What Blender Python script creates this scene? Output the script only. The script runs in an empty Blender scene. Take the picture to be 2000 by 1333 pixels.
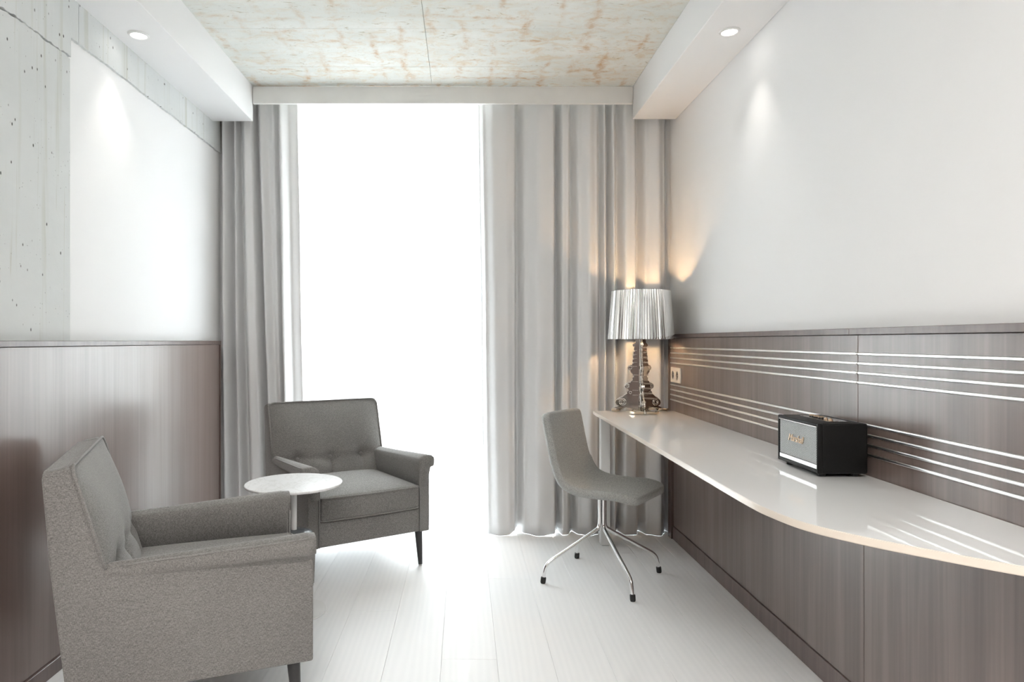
import bpy, bmesh, math, random
from mathutils import Vector, Matrix, noise as mnoise

sc = bpy.context.scene
C = sc.collection
PI = math.pi
random.seed(7)

# ------------------------------------------------------------------ camera, sky, large lights, exposure
F = 1320.0                      # focal length in pixels of the 2000 px frame
EYE = 1.15
cam_d = bpy.data.cameras.new('camera')
cam_d.sensor_width = 36.0
cam_d.lens = F / 2000.0 * 36.0
cam_d.shift_x = (1000 - 906) / 2000.0
cam_d.clip_start = 0.05
cam = bpy.data.objects.new('camera', cam_d)
cam.location = (0, 0, EYE)
cam.rotation_euler = (PI / 2, 0, 0)
C.objects.link(cam)
sc.camera = cam

SKY = 7.5
world = bpy.data.worlds.new('overcast_sky')
sc.world = world
world.use_nodes = True
bg = world.node_tree.nodes['Background']
bg.inputs[0].default_value = (0.95, 0.975, 1.0, 1)
bg.inputs[1].default_value = SKY

def light(name, kind, loc, rot=(0, 0, 0), energy=10, color=(1, 1, 1), **kw):
    d = bpy.data.lights.new(name, kind)
    d.energy = energy
    d.color = color
    for k, v in kw.items():
        setattr(d, k, v)
    o = bpy.data.objects.new(name, d)
    o.location = loc
    o.rotation_euler = rot
    C.objects.link(o)
    return o

# sampling aid for the daylight that comes in through the window opening
pt = light('window_portal', 'AREA', (-0.15, 4.43, 1.30), (-PI / 2, 0, 0), 1, shape='RECTANGLE', size=2.3, size_y=2.6)
pt.data.cycles.is_portal = True
# added fill light under the ceiling behind the camera, without a fixture
light('rear_fill_light', 'AREA', (-0.1, -0.9, 2.60), (0, 0, 0), 53, (1.0, 0.955, 0.91), shape='RECTANGLE', size=1.4, size_y=1.6)

vs = sc.view_settings
vs.view_transform = 'Standard'
vs.look = 'None'
vs.gamma = 1
vs.use_curve_mapping = False
vs.exposure = 1.06
cy = sc.cycles
cy.max_bounces = 5; cy.diffuse_bounces = 4; cy.glossy_bounces = 3; cy.transmission_bounces = 2; cy.transparent_max_bounces = 6
cy.use_adaptive_sampling = True; cy.adaptive_threshold = 0.2
cy.caustics_reflective = False; cy.caustics_refractive = False

# ------------------------------------------------------------------ material helpers
MATS = {}
class NT:
    def __init__(self, name):
        self.m = bpy.data.materials.new(name)
        self.m.use_nodes = True
        self.t = self.m.node_tree
        self.b = self.t.nodes['Principled BSDF']
        self.out = self.t.nodes['Material Output']
        MATS[name] = self.m
    def n(self, typ, **props):
        nd = self.t.nodes.new(typ)
        for k, v in props.items():
            setattr(nd, k, v)
        return nd
    def link(self, a, b):
        self.t.links.new(a, b)
    def put(self, sock, v):
        if hasattr(v, 'is_linked'):
            self.link(v, sock)
        else:
            sock.default_value = v
    def coords(self, kind='Object', scale=(1, 1, 1)):
        if kind == 'World':
            src = self.n('ShaderNodeNewGeometry').outputs['Position']
        else:
            src = self.n('ShaderNodeTexCoord').outputs[kind]
        mp = self.n('ShaderNodeMapping')
        mp.inputs['Scale'].default_value = scale
        self.link(src, mp.inputs['Vector'])
        return mp.outputs[0]
    def noise(self, vec, scale=5, detail=3, rough=0.5, dist=0.0):
        nd = self.n('ShaderNodeTexNoise')
        self.link(vec, nd.inputs['Vector'])
        nd.inputs['Scale'].default_value = scale
        nd.inputs['Detail'].default_value = detail
        nd.inputs['Roughness'].default_value = rough
        nd.inputs['Distortion'].default_value = dist
        return nd.outputs[0]
    def voronoi(self, vec, scale=5, out='Distance'):
        nd = self.n('ShaderNodeTexVoronoi')
        self.link(vec, nd.inputs['Vector'])
        nd.inputs['Scale'].default_value = scale
        return nd.outputs[out]
    def ramp(self, fac, stops):
        nd = self.n('ShaderNodeMapRange')
        nd.interpolation_type = 'SMOOTHSTEP'
        nd.inputs['From Min'].default_value = stops[0]
        nd.inputs['From Max'].default_value = stops[1]
        nd.inputs['To Min'].default_value = stops[2]
        nd.inputs['To Max'].default_value = stops[3]
        self.link(fac, nd.inputs['Value'])
        return nd.outputs[0]
    def math(self, op, a, b=0.0):
        nd = self.n('ShaderNodeMath', operation=op)
        self.put(nd.inputs[0], a)
        self.put(nd.inputs[1], b)
        return nd.outputs[0]
    def mix(self, fac, a, b):
        nd = self.n('ShaderNodeMix', data_type='RGBA')
        self.put(nd.inputs['Factor'], fac)
        for s, v in ((nd.inputs[6], a), (nd.inputs[7], b)):
            if isinstance(v, tuple):
                v = (*v, 1)
            self.put(s, v)
        return nd.outputs[2]
    def bump(self, h, strength=0.2, dist=0.01):
        nd = self.n('ShaderNodeBump')
        nd.inputs['Strength'].default_value = strength
        nd.inputs['Distance'].default_value = dist
        self.link(h, nd.inputs['Height'])
        self.link(nd.outputs[0], self.b.inputs['Normal'])
    def set(self, color=None, rough=0.5, metal=0.0, spec=0.5, **kw):
        if color is not None:
            if isinstance(color, tuple):
                color = (*color, 1)
            self.put(self.b.inputs['Base Color'], color)
        self.put(self.b.inputs['Roughness'], rough)
        self.b.inputs['Metallic'].default_value = metal
        self.b.inputs['Specular IOR Level'].default_value = spec
        for k, v in kw.items():
            self.put(self.b.inputs[k], v)
        return self.m

def plain(name, color, rough=0.5, metal=0.0, spec=0.5, var=0.04, scale=8, **kw):
    t = NT(name)
    v = t.noise(t.coords(), scale, 2)
    c2 = tuple(max(0, c * (1 - 2 * var)) for c in color)
    c1 = tuple(min(1, c * (1 + var)) for c in color)
    return t.set(t.mix(v, c2, c1), rough, metal, spec, **kw)

# plaster
t = NT('white_plaster')
w = t.coords('World')
t.bump(t.noise(w, 60, 3), 0.06, 0.003)
t.set(t.mix(t.noise(w, 1.3, 2), (0.84, 0.84, 0.84), (0.87, 0.87, 0.87)), 0.75, spec=0.2)
plain('pelmet_paint', (0.86, 0.86, 0.84), 0.55)
plain('white_metal', (0.82, 0.82, 0.81), 0.35)

# concrete of the left wall: pale grey, drip streaks, pinholes
t = NT('wall_concrete')
w = t.coords('World')
ws = t.coords('World', (1, 14, 0.5))
ws2 = t.coords('World', (1, 40, 0.9))
base = t.mix(t.noise(w, 2.2, 5, 0.6), (0.56, 0.58, 0.575), (0.76, 0.775, 0.77))
st = t.ramp(t.noise(ws, 1.0, 4, 0.6, 0.35), (0.54, 0.70, 0.0, 0.5))
base = t.mix(st, base, (0.47, 0.47, 0.39))
st2 = t.ramp(t.noise(ws2, 1.0, 4, 0.6, 0.9), (0.60, 0.72, 0.0, 0.38))
base = t.mix(st2, base, (0.40, 0.38, 0.28))
hz = t.ramp(t.noise(t.coords('World', (1, 3, 10)), 1.6, 4), (0.58, 0.75, 0, 0.12))
base = t.mix(hz, base, (0.77, 0.78, 0.77))
vd = t.voronoi(t.coords('World', (26, 30, 17)), 1.0)
gate = t.ramp(t.noise(w, 4.0, 2), (0.42, 0.50, 0, 1))
pin = t.math('MULTIPLY', t.ramp(vd, (0.06, 0.13, 1, 0)), gate)
vd2 = t.voronoi(t.coords('World', (60, 66, 44)), 1.0)
pin2 = t.math('MULTIPLY', t.ramp(vd2, (0.05, 0.12, 0.7, 0)), t.ramp(t.noise(w, 6.0, 2), (0.47, 0.54, 0, 1)))
base = t.mix(t.math('MAXIMUM', pin, pin2), base, (0.10, 0.10, 0.09))
t.bump(t.math('SUBTRACT', t.noise(w, 30, 5), t.math('MULTIPLY', pin, 2.0)), 0.25, 0.004)
t.set(base, 0.8, spec=0.25)

# rough torn concrete in the joint
plain('joint_concrete', (0.33, 0.33, 0.29), 0.95, spec=0.1, var=0.3, scale=40)

# concrete of the ceiling: whitish with rust stains in a loose grid
t = NT('ceiling_concrete')
w = t.coords('World')
base = t.mix(t.noise(t.coords('World', (1, 2.2, 1)), 2.4, 6, 0.62), (0.56, 0.58, 0.54), (0.86, 0.865, 0.835))
sepw = t.n('ShaderNodeSeparateXYZ'); t.link(w, sepw.inputs[0])
wx = t.noise(w, 2.2, 3)
near = t.ramp(t.math('ADD', t.math('ADD', sepw.outputs[1], t.math('MULTIPLY', sepw.outputs[0], 0.30)), t.math('MULTIPLY', wx, 0.9)), (2.8, 4.3, 0.35, 1.0))
def gridline(per, wid, ax):
    nn = t.n('ShaderNodeTexNoise'); t.link(w, nn.inputs['Vector']); nn.inputs['Scale'].default_value = 5; nn.inputs['Detail'].default_value = 6
    s_ = t.n('ShaderNodeVectorMath', operation='SCALE'); t.link(nn.outputs['Color'], s_.inputs[0]); s_.inputs['Scale'].default_value = 0.15
    d = t.n('ShaderNodeVectorMath', operation='ADD'); t.link(w, d.inputs[0]); t.link(s_.outputs[0], d.inputs[1])
    sep = t.n('ShaderNodeSeparateXYZ'); t.link(d.outputs[0], sep.inputs[0])
    fr = t.math('FRACT', t.math('DIVIDE', sep.outputs[ax], per))
    return t.ramp(t.math('ABSOLUTE', t.math('SUBTRACT', fr, 0.5)), (0.0, wid, 1, 0))
gx = t.math('MULTIPLY', gridline(0.150, 0.22, 0), t.ramp(t.noise(t.coords('World', (1.6, 0.8, 1)), 4.5, 4, 0.6), (0.44, 0.64, 0, 1)))
gy = t.math('MULTIPLY', gridline(0.120, 0.22, 1), t.ramp(t.noise(t.coords('World', (0.8, 1.6, 1)), 5.0, 5, 0.6), (0.48, 0.66, 0, 1)))
rust = t.math('MULTIPLY', t.math('MAXIMUM', gx, gy), near)
blot = t.math('MULTIPLY', t.ramp(t.noise(t.coords('World', (1.5, 2.4, 1)), 5.5, 7, 0.75, 1.2), (0.47, 0.68, 0, 1)), near)
base = t.mix(t.math('MULTIPLY', blot, 0.75), base, (0.64, 0.52, 0.37))
base = t.mix(t.math('MULTIPLY', rust, t.ramp(t.noise(w, 24, 6, 0.75), (0.38, 0.62, 0.12, 1.0))), base, (0.54, 0.35, 0.19))
crk = t.ramp(t.noise(t.coords('World', (4, 13, 1)), 2.2, 7, 0.72, 1.8), (0.60, 0.66, 0, 0.85))
base = t.mix(crk, base, (0.40, 0.34, 0.23))
spk = t.ramp(t.noise(w, 26, 5, 0.7), (0.64, 0.70, 0, 0.5))
base = t.mix(spk, base, (0.55, 0.52, 0.44))
t.bump(t.noise(w, 22, 6, 0.65), 0.3, 0.006)
t.set(base, 0.8, spec=0.2)

# floor boards
t = NT('white_floorboard')
w = t.coords('World', (9, 1.0, 1))
g = t.noise(w, 2.4, 5, 0.55, 1.3)
wv = t.n('ShaderNodeTexWave', wave_type='BANDS', bands_direction='X')
t.link(t.coords('World', (4, 0.35, 1)), wv.inputs['Vector'])
wv.inputs['Scale'].default_value = 3.0; wv.inputs['Distortion'].default_value = 9.0
wv.inputs['Detail'].default_value = 2; wv.inputs['Detail Scale'].default_value = 0.7
gg = t.math('ADD', t.math('MULTIPLY', g, 0.6), t.math('MULTIPLY', wv.outputs[1], 0.4))
t.bump(gg, 0.10, 0.002)
t.set(t.mix(gg, (0.82, 0.825, 0.83), (0.88, 0.88, 0.88)), t.ramp(g, (0.3, 0.7, 0.42, 0.55)), spec=0.5)
plain('joint_white', (0.78, 0.70, 0.70), 0.6)

# walnut veneer
def veneer(name, c1, c2, rough, strips=True):
    t = NT(name)
    v1 = t.coords('World', (14, 14, 0.55))
    v2 = t.coords('World', (70, 70, 1.6))
    g = t.math('ADD', t.math('MULTIPLY', t.noise(v1, 1.0, 4, 0.6, 0.25), 0.65), t.math('MULTIPLY', t.noise(v2, 1.0, 3), 0.35))
    col = t.mix(t.ramp(g, (0.32, 0.68, 0, 1)), c1, c2)
    if strips:
        sp = t.n('ShaderNodeSeparateXYZ'); t.link(t.coords('World'), sp.inputs[0])
        cell = t.math('FLOOR', t.math('DIVIDE', sp.outputs[1], 0.083))
        wn = t.n('ShaderNodeTexWhiteNoise', noise_dimensions='1D'); t.link(cell, wn.inputs['W'])
        col = t.mix(t.math('MULTIPLY', wn.outputs[0], 0.20), col, tuple(c * 0.55 for c in c1))
    t.bump(t.noise(v2, 1.0, 2), 0.05, 0.001)
    return t.set(col, rough, spec=0.7, **{'Coat Weight': 0.45, 'Coat Roughness': 0.24})
veneer('walnut_panel', (0.135, 0.098, 0.086), (0.215, 0.165, 0.148), 0.33)
veneer('walnut_panel_plain', (0.165, 0.118, 0.104), (0.215, 0.160, 0.143), 0.33, False)
veneer('walnut_trim', (0.085, 0.052, 0.044), (0.135, 0.090, 0.078), 0.42, False)
t = NT('polished_strip')
t.bump(t.noise(t.coords('World', (1, 0.6, 30)), 6, 2), 0.03, 0.002)
t.set((0.97, 0.965, 0.96), 0.28, 1.0)

# fabrics
def weave(name, c1, c2, rough=0.9, sc_=1.0, fuzz=0.25):
    t = NT(name)
    a = t.noise(t.coords('Object', (170 * sc_, 170 * sc_, 1100 * sc_)), 1.0, 2, 0.6)
    b = t.noise(t.coords('Object', (1050 * sc_, 1050 * sc_, 160 * sc_)), 1.0, 2, 0.6)
    c = t.noise(t.coords('Object', (5, 5, 5)), 1.0, 1)
    m = t.math('ADD', t.math('MULTIPLY', t.math('ADD', a, b), 0.47), t.math('MULTIPLY', c, 0.06))
    t.bump(m, 0.25, 0.0008)
    t.set(t.mix(t.ramp(m, (0.38, 0.62, 0, 1)), c1, c2), rough, spec=0.2)
    t.b.inputs['Sheen Weight'].default_value = fuzz
    t.b.inputs['Sheen Roughness'].default_value = 0.5
    return t.m
weave('armchair_fabric', (0.125, 0.120, 0.1145), (0.300, 0.289, 0.277))
weave('piping_fabric', (0.16, 0.155, 0.149), (0.31, 0.301, 0.290))
weave('chair_fabric', (0.22, 0.224, 0.215), (0.47, 0.475, 0.455), sc_=0.9)
t = NT('drape_fabric')
o = t.coords('World', (1, 1, 1))
t.bump(t.noise(t.coords('World', (500, 500, 60)), 1.0, 2), 0.12, 0.001)
t.set(t.mix(t.noise(o, 2.0, 2), (0.77, 0.77, 0.775), (0.81, 0.81, 0.81)), 0.55, spec=0.35)
t.b.inputs['Sheen Weight'].default_value = 0.2
dtl = t.n('ShaderNodeBsdfTranslucent'); dtl.inputs[0].default_value = (0.8, 0.8, 0.8, 1)
dmx = t.n('ShaderNodeMixShader'); dmx.inputs[0].default_value = 0.035
t.link(t.b.outputs[0], dmx.inputs[1]); t.link(dtl.outputs[0], dmx.inputs[2]); t.link(dmx.outputs[0], t.out.inputs['Surface'])
# sheer: thin white voile, part open weave, part translucent
t = NT('sheer_voile')
tr = t.n('ShaderNodeBsdfTransparent')
tl = t.n('ShaderNodeBsdfTranslucent'); tl.inputs[0].default_value = (0.93, 0.94, 0.95, 1)
df = t.n('ShaderNodeBsdfDiffuse'); df.inputs[0].default_value = (0.92, 0.93, 0.94, 1)
m1 = t.n('ShaderNodeMixShader'); m1.inputs[0].default_value = 0.36
t.link(tl.outputs[0], m1.inputs[1]); t.link(df.outputs[0], m1.inputs[2])
m2 = t.n('ShaderNodeMixShader')
thr = t.ramp(t.noise(t.coords('World', (180, 180, 4)), 1.0, 2), (0.3, 0.7, 0.66, 0.80))
t.link(thr, m2.inputs[0]); t.link(tr.outputs[0], m2.inputs[1]); t.link(m1.outputs[0], m2.inputs[2])
t.link(m2.outputs[0], t.out.inputs['Surface'])

# metals, plastics, stone
plain('chrome', (0.86, 0.86, 0.86), 0.07, 1.0, var=0.01)
plain('lamp_chrome', (0.82, 0.80, 0.77), 0.06, 1.0, var=0.03)
plain('lamp_chrome_dark', (0.48, 0.45, 0.42), 0.08, 1.0, var=0.05)  # fin chrome, dark room reflections put into its colour; also the speaker panel
plain('lamp_chrome_warm', (0.80, 0.70, 0.56), 0.10, 1.0, var=0.03)  # chrome of feet and base disc, warm reflections put into its colour
plain('rubber', (0.018, 0.018, 0.018), 0.6)
plain('leg_black', (0.035, 0.035, 0.036), 0.4)
plain('glide', (0.6, 0.6, 0.6), 0.4)
plain('black_vinyl', (0.006, 0.006, 0.006), 0.5, spec=0.25, scale=200, var=0.3)
plain('gold', (0.66, 0.50, 0.36), 0.35, 1.0, var=0.02)
plain('silver_trim', (0.86, 0.86, 0.86), 0.25, 0.6, var=0.01)
plain('socket_white', (0.82, 0.80, 0.76), 0.35, var=0.01)
plain('socket_dark', (0.42, 0.40, 0.37), 0.5, var=0.01)
plain('cream_edge', (0.80, 0.72, 0.63), 0.22, var=0.01)
plain('dark_tray', (0.10, 0.11, 0.12), 0.25)
t = NT('white_glass')
t.set(t.mix(t.noise(t.coords('World'), 2, 2), (0.84, 0.845, 0.84), (0.87, 0.87, 0.865)), 0.035, spec=0.6)
t = NT('white_marble')
v = t.noise(t.coords('Object', (1.6, 1, 1)), 6, 6, 0.6, 2.2)
vein = t.ramp(t.math('ABSOLUTE', t.math('SUBTRACT', v, 0.5)), (0.0, 0.035, 0.35, 0))
t.set(t.mix(vein, (0.86, 0.86, 0.86), (0.58, 0.57, 0.55)), 0.25)
t = NT('grille_cloth')
ck = t.n('ShaderNodeTexWave', wave_type='BANDS', bands_direction='DIAGONAL')
t.link(t.coords('Object', (1, 1, 1)), ck.inputs['Vector']); ck.inputs['Scale'].default_value = 95; ck.inputs['Distortion'].default_value = 1.5
ck.inputs['Detail'].default_value = 2; ck.inputs['Detail Scale'].default_value = 4
nz = t.noise(t.coords('Object', (1, 260, 420)), 1.0, 2)
h = t.math('ADD', t.math('MULTIPLY', ck.outputs[1], 0.6), t.math('MULTIPLY', nz, 0.5))
t.bump(h, 0.5, 0.0015)
t.set(t.mix(t.ramp(h, (0.25, 0.8, 0, 1)), (0.24, 0.25, 0.255), (0.58, 0.60, 0.61)), 0.55)
t = NT('shade_foil')
t.set((0.78, 0.77, 0.755), 0.08, 1.0)
def emitter(name, color, strength):
    t = NT(name)
    t.set(color, 0.4)
    t.b.inputs['Emission Color'].default_value = (*color, 1)
    t.b.inputs['Emission Strength'].default_value = strength
    return t.m
emitter('downlight_glow', (1.0, 0.96, 0.90), 6.0)
emitter('bulb_glow', (1.0, 0.75, 0.48), 8.0)
t = NT('window_glass')
g1 = t.n('ShaderNodeBsdfTransparent'); g1.inputs[0].default_value = (0.96, 0.98, 0.98, 1)
g2 = t.n('ShaderNodeBsdfGlossy'); g2.inputs['Roughness'].default_value = 0.02
mm = t.n('ShaderNodeMixShader'); mm.inputs[0].default_value = 0.06
t.link(g1.outputs[0], mm.inputs[1]); t.link(g2.outputs[0], mm.inputs[2]); t.link(mm.outputs[0], t.out.inputs['Surface'])
plain('window_frame_grey', (0.62, 0.63, 0.64), 0.4)
plain('facade_render', (0.72, 0.71, 0.69), 0.9)
plain('facade_pane', (0.16, 0.18, 0.21), 0.15)
plain('street', (0.35, 0.35, 0.35), 0.9)

# ------------------------------------------------------------------ mesh helpers
def M(name):
    return MATS[name]

def obj(name, me, mats, parent=None, smooth=False):
    if not isinstance(mats, (list, tuple)):
        mats = [mats]
    if isinstance(me, bmesh.types.BMesh):
        bm = me
        me = bpy.data.meshes.new(name)
        bmesh.ops.recalc_face_normals(bm, faces=bm.faces)
        bm.to_mesh(me)
        bm.free()
    for m in mats:
        me.materials.append(M(m) if isinstance(m, str) else m)
    if smooth:
        for p in me.polygons:
            p.use_smooth = True
    o = bpy.data.objects.new(name, me)
    C.objects.link(o)
    if parent:
        o.parent = parent
    return o

def tag(o, label=None, cat=None, group=None, kind=None):
    if label: o['label'] = label
    if cat: o['category'] = cat
    if group: o['group'] = group
    if kind: o['kind'] = kind
    return o

def thing(name, label, cat, loc=(0, 0, 0), rz=0.0, group=None):
    o = bpy.data.objects.new(name, None)
    o.empty_display_size = 0.1
    C.objects.link(o)
    o.location = loc
    o.rotation_euler = (0, 0, rz)
    return tag(o, label, cat, group)

def box_bm(x0, x1, y0, y1, z0, z1, bev=0.0, seg=2, bm=None):
    bm = bm or bmesh.new()
    r = bmesh.ops.create_cube(bm, size=1)
    vs_ = r['verts']
    for v in vs_:
        v.co = Vector(((x0 + x1) / 2 + v.co.x * (x1 - x0), (y0 + y1) / 2 + v.co.y * (y1 - y0), (z0 + z1) / 2 + v.co.z * (z1 - z0)))
    if bev > 0:
        es = list({e for v in vs_ for e in v.link_edges})
        bmesh.ops.bevel(bm, geom=es, offset=bev, segments=seg, affect='EDGES', profile=0.5)
    return bm

def box(name, x0, x1, y0, y1, z0, z1, mat, parent=None, bev=0.0, seg=2):
    return obj(name, box_bm(x0, x1, y0, y1, z0, z1, bev, seg), mat, parent)

def rbox_bm(sx, sy, sz, r, n=6, m=8, f=None):
    """soft box centred at 0: inner box pushed out by radius r; f(v) displaces afterwards"""
    def axis(h):
        pts = []
        k = n // 2
        for i in range(k):
            a = i / k
            pts.append(-h + r * a)
        inner = h - r
        for i in range(m + 1):
            pts.append(-inner + 2 * inner * i / m)
        for i in range(1, k + 1):
            pts.append(inner + r * i / k)
        return pts
    hx, hy, hz = sx / 2, sy / 2, sz / 2
    ax, ay, az = axis(hx), axis(hy), axis(hz)
    bm = bmesh.new()
    cache = {}
    def vert(p):
        key = tuple(round(c, 6) for c in p)
        if key not in cache:
            q = Vector((max(-hx + r, min(hx - r, p[0])), max(-hy + r, min(hy - r, p[1])), max(-hz + r, min(hz - r, p[2]))))
            d = Vector(p) - q
            if d.length > 1e-9:
                # equalise corner angles
                d = Vector([math.tan(c / r * PI / 4) if abs(c) < r * 0.9999 else math.copysign(1, c) for c in d])
                d = d.normalized() * r
            co = q + d
            if f:
                co = f(co)
            cache[key] = bm.verts.new(co)
        return cache[key]
    def side(A, B, fn):
        for i in range(len(A) - 1):
            for j in range(len(B) - 1):
                vsq = [vert(fn(A[i], B[j])), vert(fn(A[i + 1], B[j])), vert(fn(A[i + 1], B[j + 1])), vert(fn(A[i], B[j + 1]))]
                if len(set(vsq)) == 4:
                    try: bm.faces.new(vsq)
                    except ValueError: pass
    side(ax, ay, lambda a, b: (a, b, hz)); side(ax, ay, lambda a, b: (a, b, -hz))
    side(ax, az, lambda a, b: (a, hy, b)); side(ax, az, lambda a, b: (a, -hy, b))
    side(ay, az, lambda a, b: (hx, a, b)); side(ay, az, lambda a, b: (-hx, a, b))
    return bm

def tube_bm(path, r, seg=10, bm=None, cap=True, closed=False):
    bm = bm or bmesh.new()
    pts = [Vector(p) for p in path]
    N = len(pts)
    rs = r if isinstance(r, (list, tuple)) else [r] * N
    rings = []
    prev = None
    for i, p in enumerate(pts):
        if closed:
            d = pts[(i + 1) % N] - pts[i - 1]
        elif i == 0: d = pts[1] - pts[0]
        elif i == N - 1: d = pts[-1] - pts[-2]
        else: d = (pts[i + 1] - p).normalized() + (p - pts[i - 1]).normalized()
        d.normalize()
        if prev is None:
            a = Vector((0, 0, 1)) if abs(d.z) < 0.9 else Vector((1, 0, 0))
            u = d.cross(a).normalized()
        else:
            u = (prev - d * prev.dot(d)).normalized()
        prev = u
        w_ = d.cross(u)
        rings.append([bm.verts.new(p + (u * math.cos(2 * PI * k / seg) + w_ * math.sin(2 * PI * k / seg)) * rs[i]) for k in range(seg)])
    for i in range(N if closed else N - 1):
        A, B = rings[i], rings[(i + 1) % N]
        for k in range(seg):
            bm.faces.new((A[k], A[(k + 1) % seg], B[(k + 1) % seg], B[k]))
    if cap and not closed:
        bm.faces.new(rings[0]); bm.faces.new(rings[-1])
    return bm

def lathe_bm(profile, seg=48, bm=None, center=(0, 0, 0), cap=True):
    bm = bm or bmesh.new()
    c = Vector(center)
    rings = []
    for (r, z) in profile:
        rings.append([bm.verts.new(c + Vector((r * math.cos(2 * PI * k / seg), r * math.sin(2 * PI * k / seg), z))) for k in range(seg)])
    for A, B in zip(rings, rings[1:]):
        for k in range(seg):
            bm.faces.new((A[k], A[(k + 1) % seg], B[(k + 1) % seg], B[k]))
    if cap:
        bm.faces.new(rings[0]); bm.faces.new(rings[-1])
    return bm

def prism_bm(pts2, d0, d1, axis='z', bm=None):
    """extrude a polygon; axis z: pts are (x,y); axis y: pts are (x,z); axis x: pts are (y,z)"""
    bm = bm or bmesh.new()
    def P(p, d):
        return {'z': (p[0], p[1], d), 'y': (p[0], d, p[1]), 'x': (d, p[0], p[1])}[axis]
    A = [bm.verts.new(P(p, d0)) for p in pts2]
    B = [bm.verts.new(P(p, d1)) for p in pts2]
    bm.faces.new(A); bm.faces.new(B)
    n = len(A)
    for i in range(n):
        bm.faces.new((A[i], A[(i + 1) % n], B[(i + 1) % n], B[i]))
    return bm

def bevel_sharp(bm, off, seg=2, ang=0.6):
    bmesh.ops.recalc_face_normals(bm, faces=bm.faces)
    es = [e for e in bm.edges if len(e.link_faces) == 2 and e.calc_face_angle(0) > ang]
    bmesh.ops.bevel(bm, geom=es, offset=off, segments=seg, affect='EDGES', profile=0.5, clamp_overlap=True)
    return bm

def autosmooth(o, ang=0.7):
    me = o.data
    for p in me.polygons:
        p.use_smooth = True
    bm = bmesh.new(); bm.from_mesh(me)
    for e in bm.edges:
        e.smooth = not (len(e.link_faces) == 2 and e.calc_face_angle(0) > ang)
    bm.to_mesh(me); bm.free()
    return o

def catmull(pts, n=8):
    pts = [Vector(p) for p in pts]
    out = []
    for i in range(len(pts) - 1):
        p0 = pts[max(i - 1, 0)]; p1 = pts[i]; p2 = pts[i + 1]; p3 = pts[min(i + 2, len(pts) - 1)]
        for k in range(n):
            s = k / n
            out.append(0.5 * ((2 * p1) + (p2 - p0) * s + (2 * p0 - 5 * p1 + 4 * p2 - p3) * s * s + (3 * p1 - p0 - 3 * p2 + p3) * s ** 3))
    out.append(pts[-1])
    return out

# ------------------------------------------------------------------ the room shell
YB, YF = -4.2, 4.42            # rear wall behind the camera, window wall
XL, XR = -1.50, 1.235
CEIL = 2.636
SOFL, SOFR = 2.431, 2.443

# floor: sub-floor and single boards
floor = tag(box('floor', XL - 0.1, XR + 0.1, YB - 0.1, YF + 0.1, -0.10, -0.014, 'joint_white'), kind='structure',
            label='white painted board floor of the hotel room')
bw = 0.20
x = -0.481 - 6 * bw
plank_cache = {}
col = 0
while x < XR:
    x1 = x + bw
    xa, xb = max(x, XL), min(x1, XR)
    y = YB + (col * 0.83) % 2.1 - 2.1
    while y < YF:
        ya, yb = max(y, YB), min(y + 2.1, YF)
        if yb - ya > 0.02 and xb - xa > 0.01:
            g = 0.00025
            key = (round(xb - xa, 3), round(yb - ya, 3))
            if key not in plank_cache:
                L, W_ = yb - ya, xb - xa
                o = obj('plank', box_bm(-W_ / 2 + g, W_ / 2 - g, -L / 2 + g, L / 2 - g, -0.014, 0.0, 0.0006, 1), 'white_floorboard', floor)
                plank_cache[key] = o
            else:
                o = plank_cache[key].copy(); C.objects.link(o)
            o.location = ((xa + xb) / 2, (ya + yb) / 2, 0)
        y += 2.1
    x = x1
    col += 1

# ceiling: backing slab and shuttered concrete panels with narrow joints
ceil = tag(box('ceiling', XL - 0.1, XR + 0.1, YB - 0.1, YF + 0.1, CEIL + 0.010, CEIL + 0.12, 'joint_concrete'), kind='structure',
           label='raw concrete ceiling with rust stains')
xs = [XL - 0.05, -0.185, XR + 0.05]
ys = [YB - 0.05, -2.4, -1.15, 0.10, 1.96, 2.563, 3.213, 3.66, YF + 0.05]
for i in range(2):
    for j in range(len(ys) - 1):
        g = 0.0006
        box('concrete_panel', xs[i] + g, xs[i + 1] - g, ys[j] + g, ys[j + 1] - g, CEIL, CEIL + 0.012, 'ceiling_concrete', ceil, 0.001, 1)

# left wall: backing, concrete pier, concrete beam, recessed white plaster field
wl = tag(box('wall_left', XL - 0.15, XL + 0.012, YB, YF, 0, CEIL, 'joint_concrete'), kind='structure',
         label='left wall of raw concrete with a recessed white plaster field')
def jag_panel(name, ys_, zt, zb, xf, xb_, mat, parent):
    bm = bmesh.new()
    rows = []
    for i, yy in enumerate(ys_):
        rows.append([bm.verts.new((xf, yy, zb(yy))), bm.verts.new((xf, yy, zt(yy))), bm.verts.new((xb_, yy, zt(yy) + 0.0)), bm.verts.new((xb_, yy, zb(yy)))])
    for A, B in zip(rows, rows[1:]):
        for k in range(4):
            bm.faces.new((A[k], A[(k + 1) % 4], B[(k + 1) % 4], B[k]))
    bm.faces.new(rows[0]); bm.faces.new(rows[-1])
    return obj(name, bm, mat, parent)
def nz1(y, s, seed):
    return mnoise.noise(Vector((y * s, seed, 0.3)))
XC = -1.465
yy = [YB] + [1.2 + 0.008 * i for i in range(165)]
yy = [v for v in yy if v < 2.512] + [2.514]
jt = lambda y: 2.203 + 0.007 * nz1(y, 9, 1) + 0.006 * nz1(y, 45, 2)
jb = lambda y: 2.2085 + 0.006 * nz1(y, 10, 5) + 0.007 * nz1(y, 50, 6)
jag_panel('concrete_pier', yy, jt, lambda y: 0.0, XC, XL, 'wall_concrete', wl)
jag_panel('concrete_beam', yy, lambda y: CEIL, jb, XC + 0.004, XL, 'wall_concrete', wl)
edge = lambda y: 2.283 + 0.004 * nz1(y, 8, 9) + (0.003 * nz1(y, 60, 3))
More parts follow.
